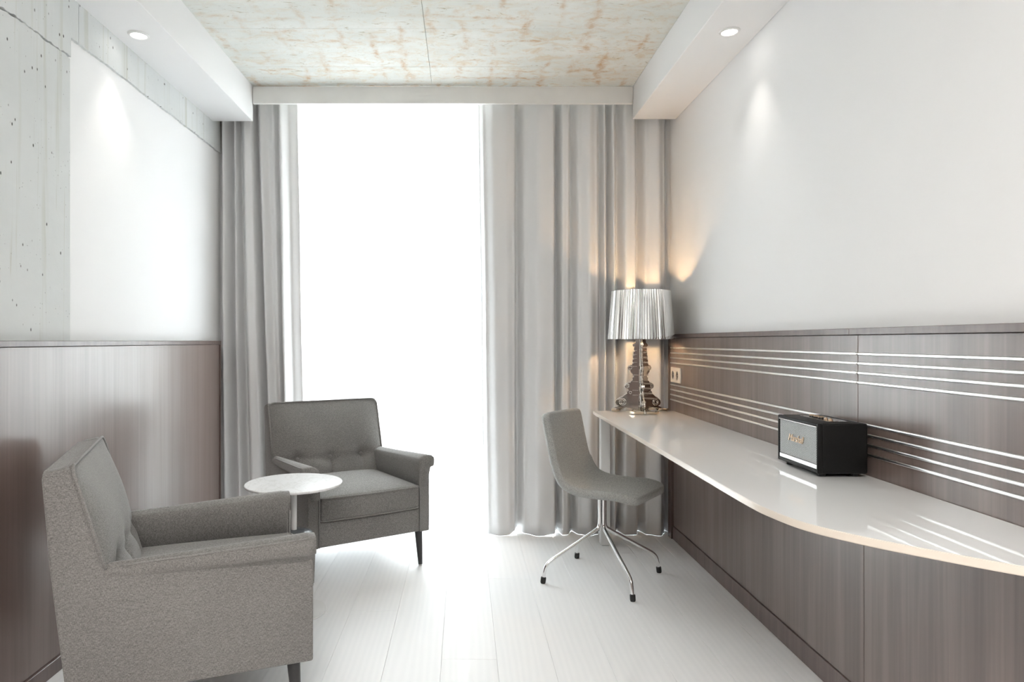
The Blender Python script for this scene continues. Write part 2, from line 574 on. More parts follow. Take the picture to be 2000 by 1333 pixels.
yb1 = [2.514 + 0.006 * i for i in range(9)]
jag_panel('concrete_beam', yb1, lambda y: CEIL, edge, XC + 0.004, XL, 'wall_concrete', wl)
yb2 = [2.567 + 0.012 * i for i in range(155)]
yb2 = [v for v in yb2 if v < YF] + [YF]
jag_panel('concrete_beam', yb2, lambda y: CEIL, edge, XC + 0.003, XL, 'wall_concrete', wl)
box('plaster_field', XL, -1.474, 2.513, YF, 0, 2.286, 'white_plaster', wl)

wr = tag(box('wall_right', XR, XR + 0.15, YB, YF, 0, CEIL, 'white_plaster'), kind='structure', label='smooth white plaster wall above the desk')
tag(box('wall_rear', XL, XR, YB - 0.15, YB, 0, CEIL, 'walnut_trim'), kind='structure', label='unseen wall behind the photographer, walnut clad to weaken bounced light')  # out of view; dark finish chosen to cut light bounced from the rear

# window wall with a room-high opening
wb = tag(box('wall_back', -1.65, -1.30, YF, YF + 0.25, 0, CEIL, 'white_plaster'), kind='structure', label='wall around the room-high window')
box('wall_pier', 1.00, 1.40, YF, YF + 0.25, 0, CEIL, 'white_plaster', wb)
box('lintel', -1.30, 1.00, YF, YF + 0.25, 2.62, CEIL, 'white_plaster', wb)
box('sill', -1.30, 1.00, YF, YF + 0.25, -0.1, 0.02, 'white_plaster', wb)
win = tag(thing('window_1', 'room-high window behind the sheer curtain', None, (-0.15, YF + 0.1, 0.02)), kind='structure')
for (a, b_, c, d) in ((-1.15, -1.09, 0, 2.60), (1.09, 1.15, 0, 2.60), (-0.38, -0.32, 0, 2.60)):
    box('frame_post', a, b_, -0.03, 0.03, c, d, 'window_frame_grey', win, 0.004)
for (c, d) in ((0, 0.06), (2.56, 2.60)):
    box('frame_rail', -1.09, 1.09, -0.028, 0.028, c, d, 'window_frame_grey', win, 0.004)
for (a, b_) in ((-1.09, -0.38), (-0.32, 1.09)):
    box('pane', a, b_, -0.003, 0.003, 0.06, 2.56, 'window_glass', win)

# soffits and pelmet
tag(box('trim_1', XL, -1.229, YB, 3.938, SOFL, CEIL, 'white_plaster', None, 0.002, 1), kind='structure', label='white soffit along the concrete wall')
tag(box('trim_2', 0.984, XR, YB, 3.938, SOFR, CEIL, 'white_plaster', None, 0.002, 1), kind='structure', label='white soffit along the right wall')
tag(box('trim_3', -1.227, 0.982, 3.925, 3.945, 2.531, CEIL - 0.007, 'pelmet_paint', None, 0.001, 1), kind='structure', label='white curtain pelmet under the concrete ceiling')

# ------------------------------------------------------------------ outside
bd = thing('building', 'pale rendered building seen faintly through the sheer curtain', 'building', (0, 15, -6))
wins = []
for ix in range(-3, 4):
    for iz in range(0, 5):
        wins.append((-2.60 + ix * 2.35 - 0.32, -2.60 + ix * 2.35 + 0.32, 2.0 + iz * 2.75, 3.45 + iz * 2.75))
box('facade', -9.5, 8.0, 0.25, 6, 0, 14, 'facade_render', bd)
cols = sorted({(a, b_) for a, b_, _, _ in wins})
xx = -9.5
for (a, b_) in cols + [(8.0, 8.0)]:
    if a > xx:
        box('facade_pier', xx, a, 0, 0.25, 0, 14, 'facade_render', bd)
    xx = b_
for (a, b_) in cols:
    zz = 0
    for (c, d) in sorted({(c, d) for _, _, c, d in wins}) + [(14, 14)]:
        box('facade_spandrel', a, b_, 0.01, 0.25, zz, c, 'facade_render', bd)
        zz = d
for (a, b_, c, d) in wins:
    wn = box('window', a, b_, 0.16, 0.24, c, d, 'window_frame_grey', bd)
    box('pane', a + 0.05, b_ - 0.05, 0.15, 0.17, c + 0.05, d - 0.05, 'facade_pane', wn)
tag(box('ground', -30, 30, 4.8, 40, -6.2, -6.0, 'street'), kind='structure', label='street outside the window')

# ------------------------------------------------------------------ wood panelling
# left: tall dado with ledge
pl = thing('wood_panelling', 'brown walnut dado panelling below the concrete on the left wall', 'wall panelling', (-1.46, 2.0, 0))
def loc_box(name, parent, x0, x1, y0, y1, z0, z1, mat, bev=0.0, seg=1, par=None):
    L = parent.location
    return box(name, x0 - L.x, x1 - L.x, y0 - L.y, y1 - L.y, z0 - L.z, z1 - L.z, mat, par or parent, bev, seg)
PXL = -1.417
loc_box('panel', pl, XC + 0.0056, PXL, 0.6, 3.915, 0.052, 1.130, 'walnut_panel_plain', 0.001)
loc_box('panel', pl, XC + 0.0056, PXL, YB + 0.02, 0.597, 0.052, 1.130, 'walnut_panel_plain', 0.001)
loc_box('top_ledge', pl, XC + 0.0056, PXL + 0.006, YB + 0.02, 3.932, 1.131, 1.151, 'walnut_trim', 0.0015)
loc_box('end_post', pl, XC + 0.0056, PXL + 0.005, 3.916, 3.932, 0, 1.130, 'walnut_trim', 0.001)
loc_box('plinth', pl, XC + 0.0056, PXL + 0.010, YB + 0.02, 3.915, 0, 0.051, 'walnut_trim', 0.0015)

# right: panelling behind and below the desk, with polished strips
pr = thing('wood_panelling', 'walnut wall panelling with polished metal stripes behind the white desk', 'wall panelling', (1.22, 2.0, 0))
PX = 1.200
SEAM = 2.058
strip_z = [1.111, 1.082, 1.053, 1.024, 0.899, 0.870, 0.841, 0.812]
for (ya, yb, tilt, nm) in ((SEAM + 0.001, 3.925, 0.0, 'far'), (-0.6, SEAM - 0.001, 0.0, 'near')):
    pn = loc_box('panel', pr, PX, XR - 0.0015, ya, yb, 0.735, 1.168, 'walnut_panel', 0.001)
    for z in strip_z:
        loc_box('metal_strip', pr, PX - 0.0040, PX + 0.004, ya + 0.001, yb - 0.001, z - 0.0045, z + 0.0045, 'polished_strip', 0.0035, 4, pn)
    loc_box('lower_panel', pr, PX + 0.018, XR - 0.0015, ya, yb, 0.076, 0.734, 'walnut_panel', 0.001)
    loc_box('plinth', pr, PX + 0.012, XR - 0.0015, ya, yb, 0.0, 0.075, 'walnut_trim', 0.001)
for (ya, yb) in ((SEAM + 0.035, 3.985), (-0.6, SEAM + 0.034)):
    loc_box('top_ledge', pr, PX - 0.008, XR - 0.0015, ya, yb, 1.169, 1.189, 'walnut_trim', 0.0012)
loc_box('end_post', pr, PX + 0.004, XR - 0.0015, 3.926, 3.985, 0.0, 1.168, 'walnut_trim', 0.001)

# socket
sk = thing('wall_socket', 'white double wall socket in the striped walnut panelling beside the lamp', 'socket', (PX, 3.815, 0.957))
box('plate', -0.008, 0.0, -0.085, 0.085, -0.043, 0.043, 'socket_white', sk, 0.003, 2)
for yy_ in (-0.038, 0.038):
    ins = obj('socket_insert', lathe_bm([(0.026, 0), (0.026, 0.003), (0.021, 0.003), (0.019, 0.0005)], 28), 'socket_white', sk, True)
    ins.rotation_euler = (0, -PI / 2, 0); ins.location = (-0.0075, yy_, 0)
    for s in (-1, 1):
        h = obj('pin_hole', lathe_bm([(0.0035, 0), (0.0035, 0.0045)], 10), 'socket_dark', ins)
        h.location = (0.0, s * 0.0095, 0.0)
        h.location.z = 0.0

# ------------------------------------------------------------------ curtains
def Xat(px, y):
    return (px - 906) * y / F
def drape(name, keys, ybase, ztop, zbot, label, mat, cat, per=9, hem=0.012, fold=1.0):
    rows = 34
    bm = bmesh.new()
    grid = []
    for r in range(rows + 1):
        v = r / rows                      # 0 top, 1 bottom
        z = ztop + (zbot - ztop) * v
        amp = 0.75 + 0.35 * min(1, v * 1.6)
        line = []
        for i in range(len(keys) - 1):
            a, b_ = keys[i], keys[i + 1]
            for k in range(per):
                s = k / per
                x0 = a[0] + (a[1] - a[0]) * v
                x1_ = b_[0] + (b_[1] - b_[0]) * v
                e = (1 - math.cos(PI * s)) / 2
                d = (a[2] + (b_[2] - a[2]) * e) * fold
                px = x0 + (x1_ - x0) * s
                line.append((px, d))
        line.append((keys[-1][0] + (keys[-1][1] - keys[-1][0]) * v, keys[-1][2] * fold))
        row = []
        for (px, d) in line:
            X = Xat(px, ybase)
            wob = 0.006 * mnoise.noise(Vector((X * 5, z * 1.4, ybase)))
            wx_ = 0.005 * mnoise.noise(Vector((X * 4 + 9, z * 1.1, 2))) * math.sin(PI * min(1, v * 1.1))
            zz_ = z
            if r >= rows - 2:
                lift = hem * (0.5 + 0.5 * mnoise.noise(Vector((X * 7, 3.1, 0)))) * (1 if r == rows else 0.5 if r == rows - 1 else 0.2)
                zz_ += lift
                if r == rows and hem == 0.002 and ybase < 4.05:
                    zz_ += 0.022 * math.exp(-((px - 1007) / 9) ** 2) + 0.008 * math.exp(-((px - 1080) / 12) ** 2)
            row.append(bm.verts.new((X + wx_, ybase + d * amp + wob, zz_)))
        grid.append(row)
    for A, B in zip(grid, grid[1:]):
        for k in range(len(A) - 1):
            bm.faces.new((A[k], A[k + 1], B[k + 1], B[k]))
    o = obj(name, bm, mat, None, True)
    return tag(o, label, cat)

KR = [(934, 946, .035), (944, 956, -.005), (962, 975, -.035), (985, 992, -.03), (1003, 1004, -.012), (1009, 1011, .05), (1028, 1026, .0), (1052, 1050, -.04), (1078, 1080, -.028),
      (1087, 1090, .05), (1098, 1098, -.025), (1108, 1106, -.02), (1115, 1119, .04), (1132, 1130, -.012), (1150, 1150, -.032), (1163, 1166, -.01), (1172, 1174, .035), (1180, 1181, -.012),
      (1187, 1190, .05), (1196, 1200, -.02), (1206, 1208, .045), (1222, 1220, -.025), (1236, 1240, -.02), (1246, 1251, .05), (1262, 1262, -.012), (1282, 1286, -.035), (1296, 1296, 0), (1304, 1303, .05), (1316, 1312, 0.01)]
KL = [(402, 402, .03), (412, 412, 0), (418, 420, -.012), (428, 432, .03), (437, 445, -.03), (452, 459, .048), (460, 471, -.022), (465, 483, .042), (480, 500, -.035), (490, 515, -.03),
      (498, 526, .052), (509, 536, -.03), (522, 547, .0), (533, 554, -.012), (541, 559, .018), (549, 565, -.042), (562, 576, .02), (578, 592, .04)]
dr = drape('drape_curtain', KR, 4.03, 2.60, 0.0008, 'pale grey full length drape hanging behind the desk lamp', 'drape_fabric', 'curtain', hem=0.002, fold=1.25)
dl = drape('drape_curtain', KL, 4.06, 2.60, 0.0008, 'pale grey drape gathered at the left beside the walnut dado', 'drape_fabric', 'curtain', hem=0.002, fold=1.2)
for d_ in (dr, dl):
    md = d_.modifiers.new('cloth_thickness', 'SOLIDIFY'); md.thickness = 0.002; md.offset = 0
ks = []
px = 545
random.seed(21)
sgn = 1
while px < 985:
    st_ = random.uniform(9, 21)
    ks.append((px, px + random.uniform(-4, 6), sgn * random.uniform(.006, .022)))
    sgn = -sgn
    px += st_
sh = drape('sheer_curtain', ks, 4.165, 2.60, 0.006, 'thin white sheer curtain glowing in front of the window', 'sheer_voile', 'curtain', per=6, hem=0.01)

# ------------------------------------------------------------------ recessed downlights
def downlight(x, y, z, label, group, energy=3.4):
    d = thing('downlight', label, 'downlight', (x, y, z), 0, group)
    ring = obj('trim_ring', lathe_bm([(0.031, -0.004), (0.033, -0.007), (0.040, -0.005), (0.043, -0.0005), (0.043, 0.001), (0.031, 0.001), (0.031, -0.004)], 40, cap=False), 'white_metal', d, True)
    obj('lens', lathe_bm([(0.030, -0.0010), (0.030, -0.003), (0.015, -0.004), (0.003, -0.0045)], 32), 'downlight_glow', d, True)
    s = light('downlight_lamp', 'SPOT', (0, 0, -0.014), (0, 0, 0), energy, (1.0, 0.94, 0.86), spot_size=math.radians(70), spot_blend=0.9, shadow_soft_size=0.02)
    s.parent = d
downlight(-1.359, 2.825, SOFL, 'recessed round downlight in the soffit above the left plaster field', None)
downlight(1.108, 2.819, SOFR, 'recessed round downlight in the soffit above the striped panelling', None)

# ------------------------------------------------------------------ desk
dk = thing('desk', 'long glossy white wall-mounted desk with a curved front end', 'desk', (0.95, 2.5, 0))
outline = [(1.1985, 3.86), (0.737, 3.86)]
curve = catmull([(0.733, 3.80, 0), (0.728, 3.2, 0), (0.722, 2.4, 0), (0.716, 1.90, 0), (0.715, 1.70, 0), (0.722, 1.60, 0), (0.748, 1.485, 0), (0.806, 1.388, 0), (0.880, 1.303, 0), (0.985, 1.200, 0), (1.09, 1.12, 0), (1.1985, 1.06, 0)], 8)
outline += [(p.x, p.y) for p in curve]
outline = [(a - 0.95, b_ - 2.5) for a, b_ in outline]
bm = prism_bm(outline, 0.733, 0.751)
bmesh.ops.recalc_face_normals(bm, faces=bm.faces)
top_edges = [e for e in bm.edges if len(e.link_faces) == 2 and e.calc_face_angle(0) > 1.0 and abs(e.verts[0].co.z - e.verts[1].co.z) < 1e-5]
bmesh.ops.bevel(bm, geom=top_edges, offset=0.0015, segments=2, affect='EDGES')
for f_ in bm.faces:
    f_.material_index = 0 if f_.normal.z > 0.5 else 1
top = obj('desktop', bm, ['white_glass', 'cream_edge'], dk)
autosmooth(top, 0.5)
lg = box('leg', -0.026, 0.026, -0.026, 0.026, 0.004, 0.733, 'white_metal', dk, 0.002)
lg.location = (0.795 - 0.95, 3.815 - 2.5, 0)
ft = box('foot_plate', -0.020, 0.020, -0.020, 0.020, 0.0, 0.006, 'glide', lg)

# ------------------------------------------------------------------ armchairs
W = 0.64
HW = W / 2
def build_armchair(name, label, loc, rz):
    A = thing(name, label, 'armchair', loc, rz)
    prof = [(0.0, 0.185), (0.0, 0.515), (-0.10, 0.520), (-0.545, 0.510), (-0.566, 0.540), (-0.640, 0.800), (-0.652, 0.812), (-0.695, 0.803), (-0.708, 0.788), (-0.690, 0.55), (-0.650, 0.185)]
    for s in (-1, 1):
        bm = prism_bm(prof, s * (HW - 0.055), s * HW, 'x')
        bevel_sharp(bm, 0.007, 3, 0.5)
        autosmooth(obj('side_panel', bm, 'armchair_fabric', A), 1.2)
        # padded armrest with a lip that flares outwards towards the front
        bm = bmesh.new(); rings = []
        NS = 22
        for i in range(NS + 1):
            q = i / NS
            y = -0.575 + q * 0.580
            lip = 0.001 + 0.030 * max(0, q - 0.05) ** 0.9
            top_ = 0.540 + 0.030 * q
            low = 0.500 + 0.010 * q
            inn = 0.0568
            hgt = top_ - low
            sec = [(-inn, 0.40), (-inn, low + 0.3 * hgt), (-inn + 0.001, low + 0.70 * hgt), (-inn + 0.012, top_ - 0.010), (-inn + 0.030, top_ - 0.001), (-0.012, top_),
                   (lip - 0.012, top_ - 0.004), (lip - 0.003, top_ - 0.011), (lip, top_ - 0.022), (lip - 0.001, low + 0.010), (lip - 0.006, low + 0.001), (lip * 0.3 - 0.004, low - 0.004), (-0.02, 0.40)]
            end = 1.0
            if q > 0.97 or q < 0.02:
                end = 0.90
            cx, cz = -0.02, top_ - 0.03
            rings.append([bm.verts.new((s * (HW + cx + (a - cx) * end), y, cz + (b_ - cz) * end)) for a, b_ in sec])
        for P, Q in zip(rings, rings[1:]):
            for k in range(len(P)):
                bm.faces.new((P[k], P[(k + 1) % len(P)], Q[(k + 1) % len(P)], Q[k]))
        bm.faces.new(rings[0]); bm.faces.new(rings[-1])
        ar = obj('armrest', bm, 'armchair_fabric', A, True)
        pth = []
        for i in range(2, NS):
            q = i / NS
            pth.append((s * (HW + 0.001 + 0.030 * max(0, q - 0.05) ** 0.9 - 0.005), -0.575 + q * 0.580, 0.540 + 0.030 * q - 0.0075))
        obj('piping', tube_bm(pth, 0.0032, 6), 'piping_fabric', ar, True)
        # welt down the arm front
        obj('piping', tube_bm([(s * (HW - 0.055), 0.002, z_) for z_ in (0.19, 0.30, 0.42, 0.505)], 0.0032, 6), 'piping_fabric', A, True)
    # backrest
    NU, NV = 84, 64
    z0, z1 = 0.36, 0.812
    btn = [(-0.185, 0.512), (0.0, 0.512), (0.185, 0.512)]
    hw = HW - 0.004
    def front(x_, z_):
        y = -0.566 + (z_ - 0.540) * (-0.074 / 0.262)
        ux = min(1, abs(x_) / hw); uz = (z_ - 0.40) / (z1 - 0.40)
        bul = 0.036 * (1 - ux ** 6) * (1 - max(0, min(1, uz)) ** 7)
        bul *= 0.75 + 0.25 * math.cos(PI * (uz - 0.45))
        y += bul + 0.004
        for (bx, bz) in btn:
            d2 = (x_ - bx) ** 2 + (z_ - bz) ** 2
            y -= 0.020 * math.exp(-d2 / (2 * 0.022 ** 2)) + 0.010 * math.exp(-d2 / (2 * 0.055 ** 2))
            if z_ < bz:
                y -= (0.010 if bx == 0 else 0.005) * math.exp(-((x_ - bx) / 0.007) ** 2) * min(1, (bz - z_) / 0.02)
        for bx in (-0.0925, 0.0925):
            y -= 0.004 * math.exp(-((z_ - 0.512) / 0.02) ** 2)
        return y
    bm = bmesh.new()
    gf = [[None] * (NU + 1) for _ in range(NV + 1)]
    gb = [[None] * (NU + 1) for _ in range(NV + 1)]
    for j in range(NV + 1):
        for i in range(NU + 1):
            v = j / NV; u = -1 + 2 * i / NU
            z_ = z0 + (z1 - z0) * v
            # rounded upper corners
            lim = hw
            over = z_ - (z1 - 0.03)
            if over > 0:
                lim = hw - 0.03 + math.sqrt(max(0, 0.03 ** 2 - over ** 2)) * 1.0 if over < 0.03 else hw - 0.03
            x_ = u * lim
            gf[j][i] = bm.verts.new((x_, front(x_ * hw / lim, z_), z_))
            yb_ = -0.648 - 0.058 * (z_ - 0.185) / 0.605
            gb[j][i] = bm.verts.new((x_, yb_, z_ - 0.012 * v))
    for G in (gf, gb):
        for j in range(NV):
            for i in range(NU):
                bm.faces.new((G[j][i], G[j][i + 1], G[j + 1][i + 1], G[j + 1][i]))
    for i in range(NU):
        bm.faces.new((gf[0][i], gf[0][i + 1], gb[0][i + 1], gb[0][i]))
        bm.faces.new((gf[NV][i], gf[NV][i + 1], gb[NV][i + 1], gb[NV][i]))
    for j in range(NV):
        bm.faces.new((gf[j][0], gf[j + 1][0], gb[j + 1][0], gb[j][0]))
        bm.faces.new((gf[j][NU], gf[j + 1][NU], gb[j + 1][NU], gb[j][NU]))
    bk = obj('backrest', bm, 'armchair_fabric', A)
    autosmooth(bk, 1.0)
    # welt round the back
    pth = []
    def edge_pt(x_, z_):
        return Vector((x_, -0.566 + (z_ - 0.540) * (-0.074 / 0.262) + 0.006, z_))
    for z_ in (0.53, 0.60, 0.68, 0.75, 0.785):
        pth.append(edge_pt(-hw - 0.001, z_))
    for a in (0.25, 0.5, 0.75, 1.0):
        pth.append(edge_pt(-hw + 0.03 - 0.03 * math.cos(a * PI / 2), 0.783 + 0.031 * math.sin(a * PI / 2)))
    pth += [edge_pt(x_, 0.814) for x_ in (-0.15, 0, 0.15)]
    pth += [Vector((-p.x, p.y, p.z)) for p in reversed(pth[:9])]
    obj('piping', tube_bm(pth, 0.0042, 8), 'piping_fabric', bk, True)
    for (bx, bz) in btn:
        b_ = obj('button', lathe_bm([(0.0115, -0.004), (0.0115, 0.0), (0.009, 0.0042), (0.005, 0.0062), (0.001, 0.0068)], 18), 'piping_fabric', bk, True)
        b_.location = (bx, front(bx, bz) + 0.003, bz)
        b_.rotation_euler = (-PI / 2 + 0.2, 0, 0)
    # seat cushion with crown
    sx, sy, sz = 2 * (HW - 0.060), 0.555, 0.112
    def crown(v):
        c = Vector(v)
        k = max(0, 1 - (v.x / (sx / 2)) ** 4) * max(0, 1 - (v.y / (sy / 2)) ** 4)
        if v.z > 0: c.z += 0.022 * k
        else: c.z -= 0.004 * k
        c.y += 0.010 * max(0, 1 - (v.x / (sx / 2)) ** 2) * (1 if v.y > sy * 0.3 else 0) * min(1, (v.y - sy * 0.3) / (sy * 0.2) if v.y > sy * 0.3 else 0)
        return c
    cu = obj('seat_cushion', rbox_bm(sx, sy, sz, 0.016, 6, 18, crown), 'armchair_fabric', A, True)
    cu.location = (0, -0.271, 0.364)
    for zz_ in (sz / 2 - 0.004, -sz / 2 + 0.004):
        pts = []
        hx, hy, rr = sx / 2 - 0.001, sy / 2, 0.02
        for (cx, cy, a0) in ((hx - rr, hy - rr, 0), (-hx + rr, hy - rr, 90), (-hx + rr, -hy + rr, 180), (hx - rr, -hy + rr, 270)):
            for k in range(6):
                a = math.radians(a0 + 90 * k / 5)
                pts.append([cx + rr * math.cos(a), cy + rr * math.sin(a), zz_])
        dense = []
        for i in range(len(pts)):
            p, q = pts[i], pts[(i + 1) % len(pts)]
            n_ = 8 if math.dist(p, q) > 0.1 else 1
            for k in range(n_):
                dense.append(crown(Vector([p[m_] + (q[m_] - p[m_]) * k / n_ for m_ in range(3)])))
                dense[-1].z = zz_ 
        obj('piping', tube_bm(dense, 0.0036, 6, closed=True), 'piping_fabric', cu, True)
    # front rail
    r_ = box('seat_rail', -HW + 0.054, HW - 0.054, -0.62, -0.004, 0.187, 0.306, 'armchair_fabric', A, 0.008, 3)
    autosmooth(r_, 1.2)
    for sx_ in (-1, 1):
        for (ly, sp) in ((-0.055, 0.012), (-0.595, -0.02)):
            cx = sx_ * (HW - 0.036)
            l_ = obj('leg', tube_bm([(0, 0, 0.19), (sx_ * 0.003, sp * 0.5, 0.10), (sx_ * 0.006, sp, 0.008)], [0.0205, 0.016, 0.011], 20), 'leg_black', A, True)
            l_.location = (cx, ly, 0)
            autosmooth(l_, 0.8)
            g_ = obj('glide', tube_bm([(sx_ * 0.006, sp, 0.0), (sx_ * 0.006, sp, 0.009)], 0.009, 14), 'glide', l_)
    return A

def rz_to(fx, fy):
    return math.atan2(fy, fx) - PI / 2
build_armchair('armchair', 'grey fabric armchair facing the camera, its back to the sheer curtain', (-0.445, 3.270, 0), rz_to(0.534, -0.845))
build_armchair('armchair', 'grey fabric armchair in the left foreground seen from its side', (-0.570, 2.334, 0), rz_to(0.93, 0.365))

# ------------------------------------------------------------------ round side table
tb = thing('side_table', 'small round white marble side table between the two armchairs', 'side table', (-0.722, 2.872, 0))
TH = 0.549
tt = obj('table_top', lathe_bm([(0.001, TH - 0.012), (0.192, TH - 0.012), (0.199, TH - 0.010), (0.2025, TH - 0.005), (0.2025, TH - 0.002), (0.2005, TH), (0.001, TH)], 96), 'white_marble', tb, True)
autosmooth(tt, 0.5)
obj('stem', lathe_bm([(0.0115, 0.006), (0.0115, TH - 0.013)], 24), 'white_metal', tb, True)
autosmooth(obj('base', lathe_bm([(0.001, 0), (0.135, 0), (0.137, 0.003), (0.135, 0.006), (0.02, 0.009), (0.001, 0.009)], 64), 'white_metal', tb, True), 0.6)
cl = obj('collar', lathe_bm([(0.012, 0.318), (0.060, 0.318), (0.074, 0.322), (0.078, 0.330), (0.074, 0.338), (0.055, 0.345), (0.030, 0.348), (0.012, 0.349)], 48, cap=False), 'dark_tray', tb, True)
tag(cl, 'dark grey disc on the stem')

# ------------------------------------------------------------------ desk chair
ch = thing('desk_chair', 'grey upholstered shell chair on chrome four-leg base beside the desk', 'chair', (0.672, 3.280, 0), rz_to(0.8, -0.6))
prof = catmull([(0, -0.238, 0.800), (0, -0.228, 0.74), (0, -0.212, 0.66), (0, -0.193, 0.58), (0, -0.172, 0.515), (0, -0.140, 0.470), (0, -0.090, 0.446), (0, -0.02, 0.437), (0, 0.06, 0.438), (0, 0.14, 0.441), (0, 0.195, 0.438), (0, 0.240, 0.428)], 7)
cum = [0]
for a, b_ in zip(prof, prof[1:]):
    cum.append(cum[-1] + (b_ - a).length)
T = cum[-1]
NA = 22
bm = bmesh.new()
tops, bots = [], []
# extra dense rows near both ends for the rounded corners
sam = []
for i in range(70):
    q = i / 69
    q = q + 0.10 * math.sin(2 * PI * q) * -0.9
    sam.append(q * T)
def at_s(s):
    s = max(0, min(T, s))
    for i in range(len(cum) - 1):
        if cum[i + 1] >= s:
            f_ = (s - cum[i]) / max(1e-9, cum[i + 1] - cum[i])
            p = prof[i].lerp(prof[i + 1], f_)
            d = (prof[min(i + 2, len(prof) - 1)] - prof[max(i - 1, 0)]).normalized()
            return p, d
    return prof[-1], (prof[-1] - prof[-2]).normalized()
for s in sam:
    p, d = at_s(s)
    nrm = Vector((0, -d.z, d.y))             # up / forward side
    if nrm.z < 0 and abs(nrm.z) > abs(nrm.y): nrm = -nrm
    if nrm.y < 0 and abs(nrm.y) > abs(nrm.z): nrm = -nrm
    u = s / T
    wdt = 0.182 + 0.030 * max(0, min(1, (u - 0.30) / 0.30)) - 0.006 * max(0, (u - 0.8) / 0.2)
    R = 0.038 if u < 0.5 else 0.075
    e = min(s, T - s)
    ex = 0.0
    if e < R:
        ex = R - math.sqrt(max(0, R * R - (R - e) ** 2))
    half = wdt - ex * (1.0)
    endt = min(1, (e + 0.0005) / 0.016)
    th = 0.0185 * math.sqrt(max(0.0, 1 - (1 - endt) ** 2)) + 0.0008
    tr_, br_ = [], []
    for k in range(NA + 1):
        a = -1 + 2 * k / NA
        a = math.copysign(abs(a) ** 0.75, a)
        x_ = a * half
        dist = half - abs(x_)
        q = min(1, dist / 0.013)
        tt_ = th * math.sqrt(max(0, 1 - (1 - q) ** 2))
        dish = 0.010 * (abs(a) ** 2.5) * (1 if u > 0.35 else 0.4) * min(1, e / 0.10)
        c = p + nrm * dish
        tr_.append(bm.verts.new((x_, (c + nrm * tt_).y, (c + nrm * tt_).z)))
        br_.append(bm.verts.new((x_, (c - nrm * tt_ * 1.1).y, (c - nrm * tt_ * 1.1).z)))
    tops.append(tr_); bots.append(br_)
for G in (tops, bots):
    for A_, B_ in zip(G, G[1:]):
        for k in range(NA):
            bm.faces.new((A_[k], A_[k + 1], B_[k + 1], B_[k]))
for k in range(NA):
    bm.faces.new((tops[0][k], tops[0][k + 1], bots[0][k + 1], bots[0][k]))
    bm.faces.new((tops[-1][k], tops[-1][k + 1], bots[-1][k + 1], bots[-1][k]))
bmesh.ops.remove_doubles(bm, verts=bm.verts, dist=0.00005)
shell = obj('seat_shell', bm, 'chair_fabric', ch, True)
shell.location = (-0.0072, 0.0096, 0.0)
pp = obj('mount_plate', lathe_bm([(0.055, 0.405), (0.058, 0.410), (0.058, 0.424)], 32), 'leg_black', ch, True)
loc_rot = ch.rotation_euler.z
for k in range(4):
    a = math.radians(14 + 90 * k) - loc_rot
    dx, dy = math.cos(a), math.sin(a)
    key = [(0.0135, 0.410), (0.0135, 0.33), (0.0135, 0.268), (0.020, 0.246), (0.040, 0.232), (0.120, 0.186), (0.220, 0.130), (0.268, 0.102), (0.288, 0.082), (0.297, 0.055), (0.304, 0.02)]
    pth = catmull([(dx * r, dy * r, z) for r, z in key], 5)
    lg_ = obj('leg', tube_bm(pth, 0.0085, 14), 'chrome', ch, True)
    f0 = Vector((dx * 0.3025, dy * 0.3025, 0.030)); f1 = Vector((dx * 0.3065, dy * 0.3065, 0.0))
    obj('rubber_foot', tube_bm([f0, f0.lerp(f1, 0.1), f0.lerp(f1, 0.8), f1], [0.0105, 0.0125, 0.0125, 0.0105], 16), 'rubber', lg_, True)

# ------------------------------------------------------------------ baroque table lamp
LP = Vector((0.996, 3.800, 0.7525))
lp = thing('table_lamp', 'baroque mirrored table lamp with pleated silver shade at the desk end', 'lamp', LP)
# fin silhouette (radius, height)
sil = [(0.0, 0.42), (0.018, 0.42), (0.030, 0.404), (0.031, 0.388), (0.036, 0.384), (0.046, 0.376), (0.044, 0.368), (0.034, 0.364)]
z = 0.360
while z > 0.265:
    q = (0.360 - z) / 0.095
    r = 0.034 + 0.012 * q
    sil += [(r + 0.003, z), (r + 0.0035, z - 0.014), (r - 0.002, z - 0.016), (r - 0.002, z - 0.020)]
    z -= 0.0225
sil += [(0.052, 0.262), (0.068, 0.256), (0.073, 0.246), (0.068, 0.236), (0.058, 0.232), (0.058, 0.222), (0.049, 0.214), (0.040, 0.206), (0.038, 0.196), (0.047, 0.188), (0.044, 0.178), (0.054, 0.170), (0.058, 0.162),
        (0.070, 0.160), (0.084, 0.153), (0.091, 0.142), (0.086, 0.131), (0.072, 0.126), (0.066, 0.118), (0.078, 0.108), (0.076, 0.100), (0.092, 0.090), (0.104, 0.080), (0.122, 0.072), (0.138, 0.060), (0.143, 0.046),
        (0.138, 0.034), (0.124, 0.028), (0.134, 0.022), (0.160, 0.014), (0.162, 0.002), (0.118, 0.0), (0.104, 0.014), (0.084, 0.020), (0.058, 0.018), (0.040, 0.010), (0.0, 0.010)]
fin_ang = (-97, 28, 152)
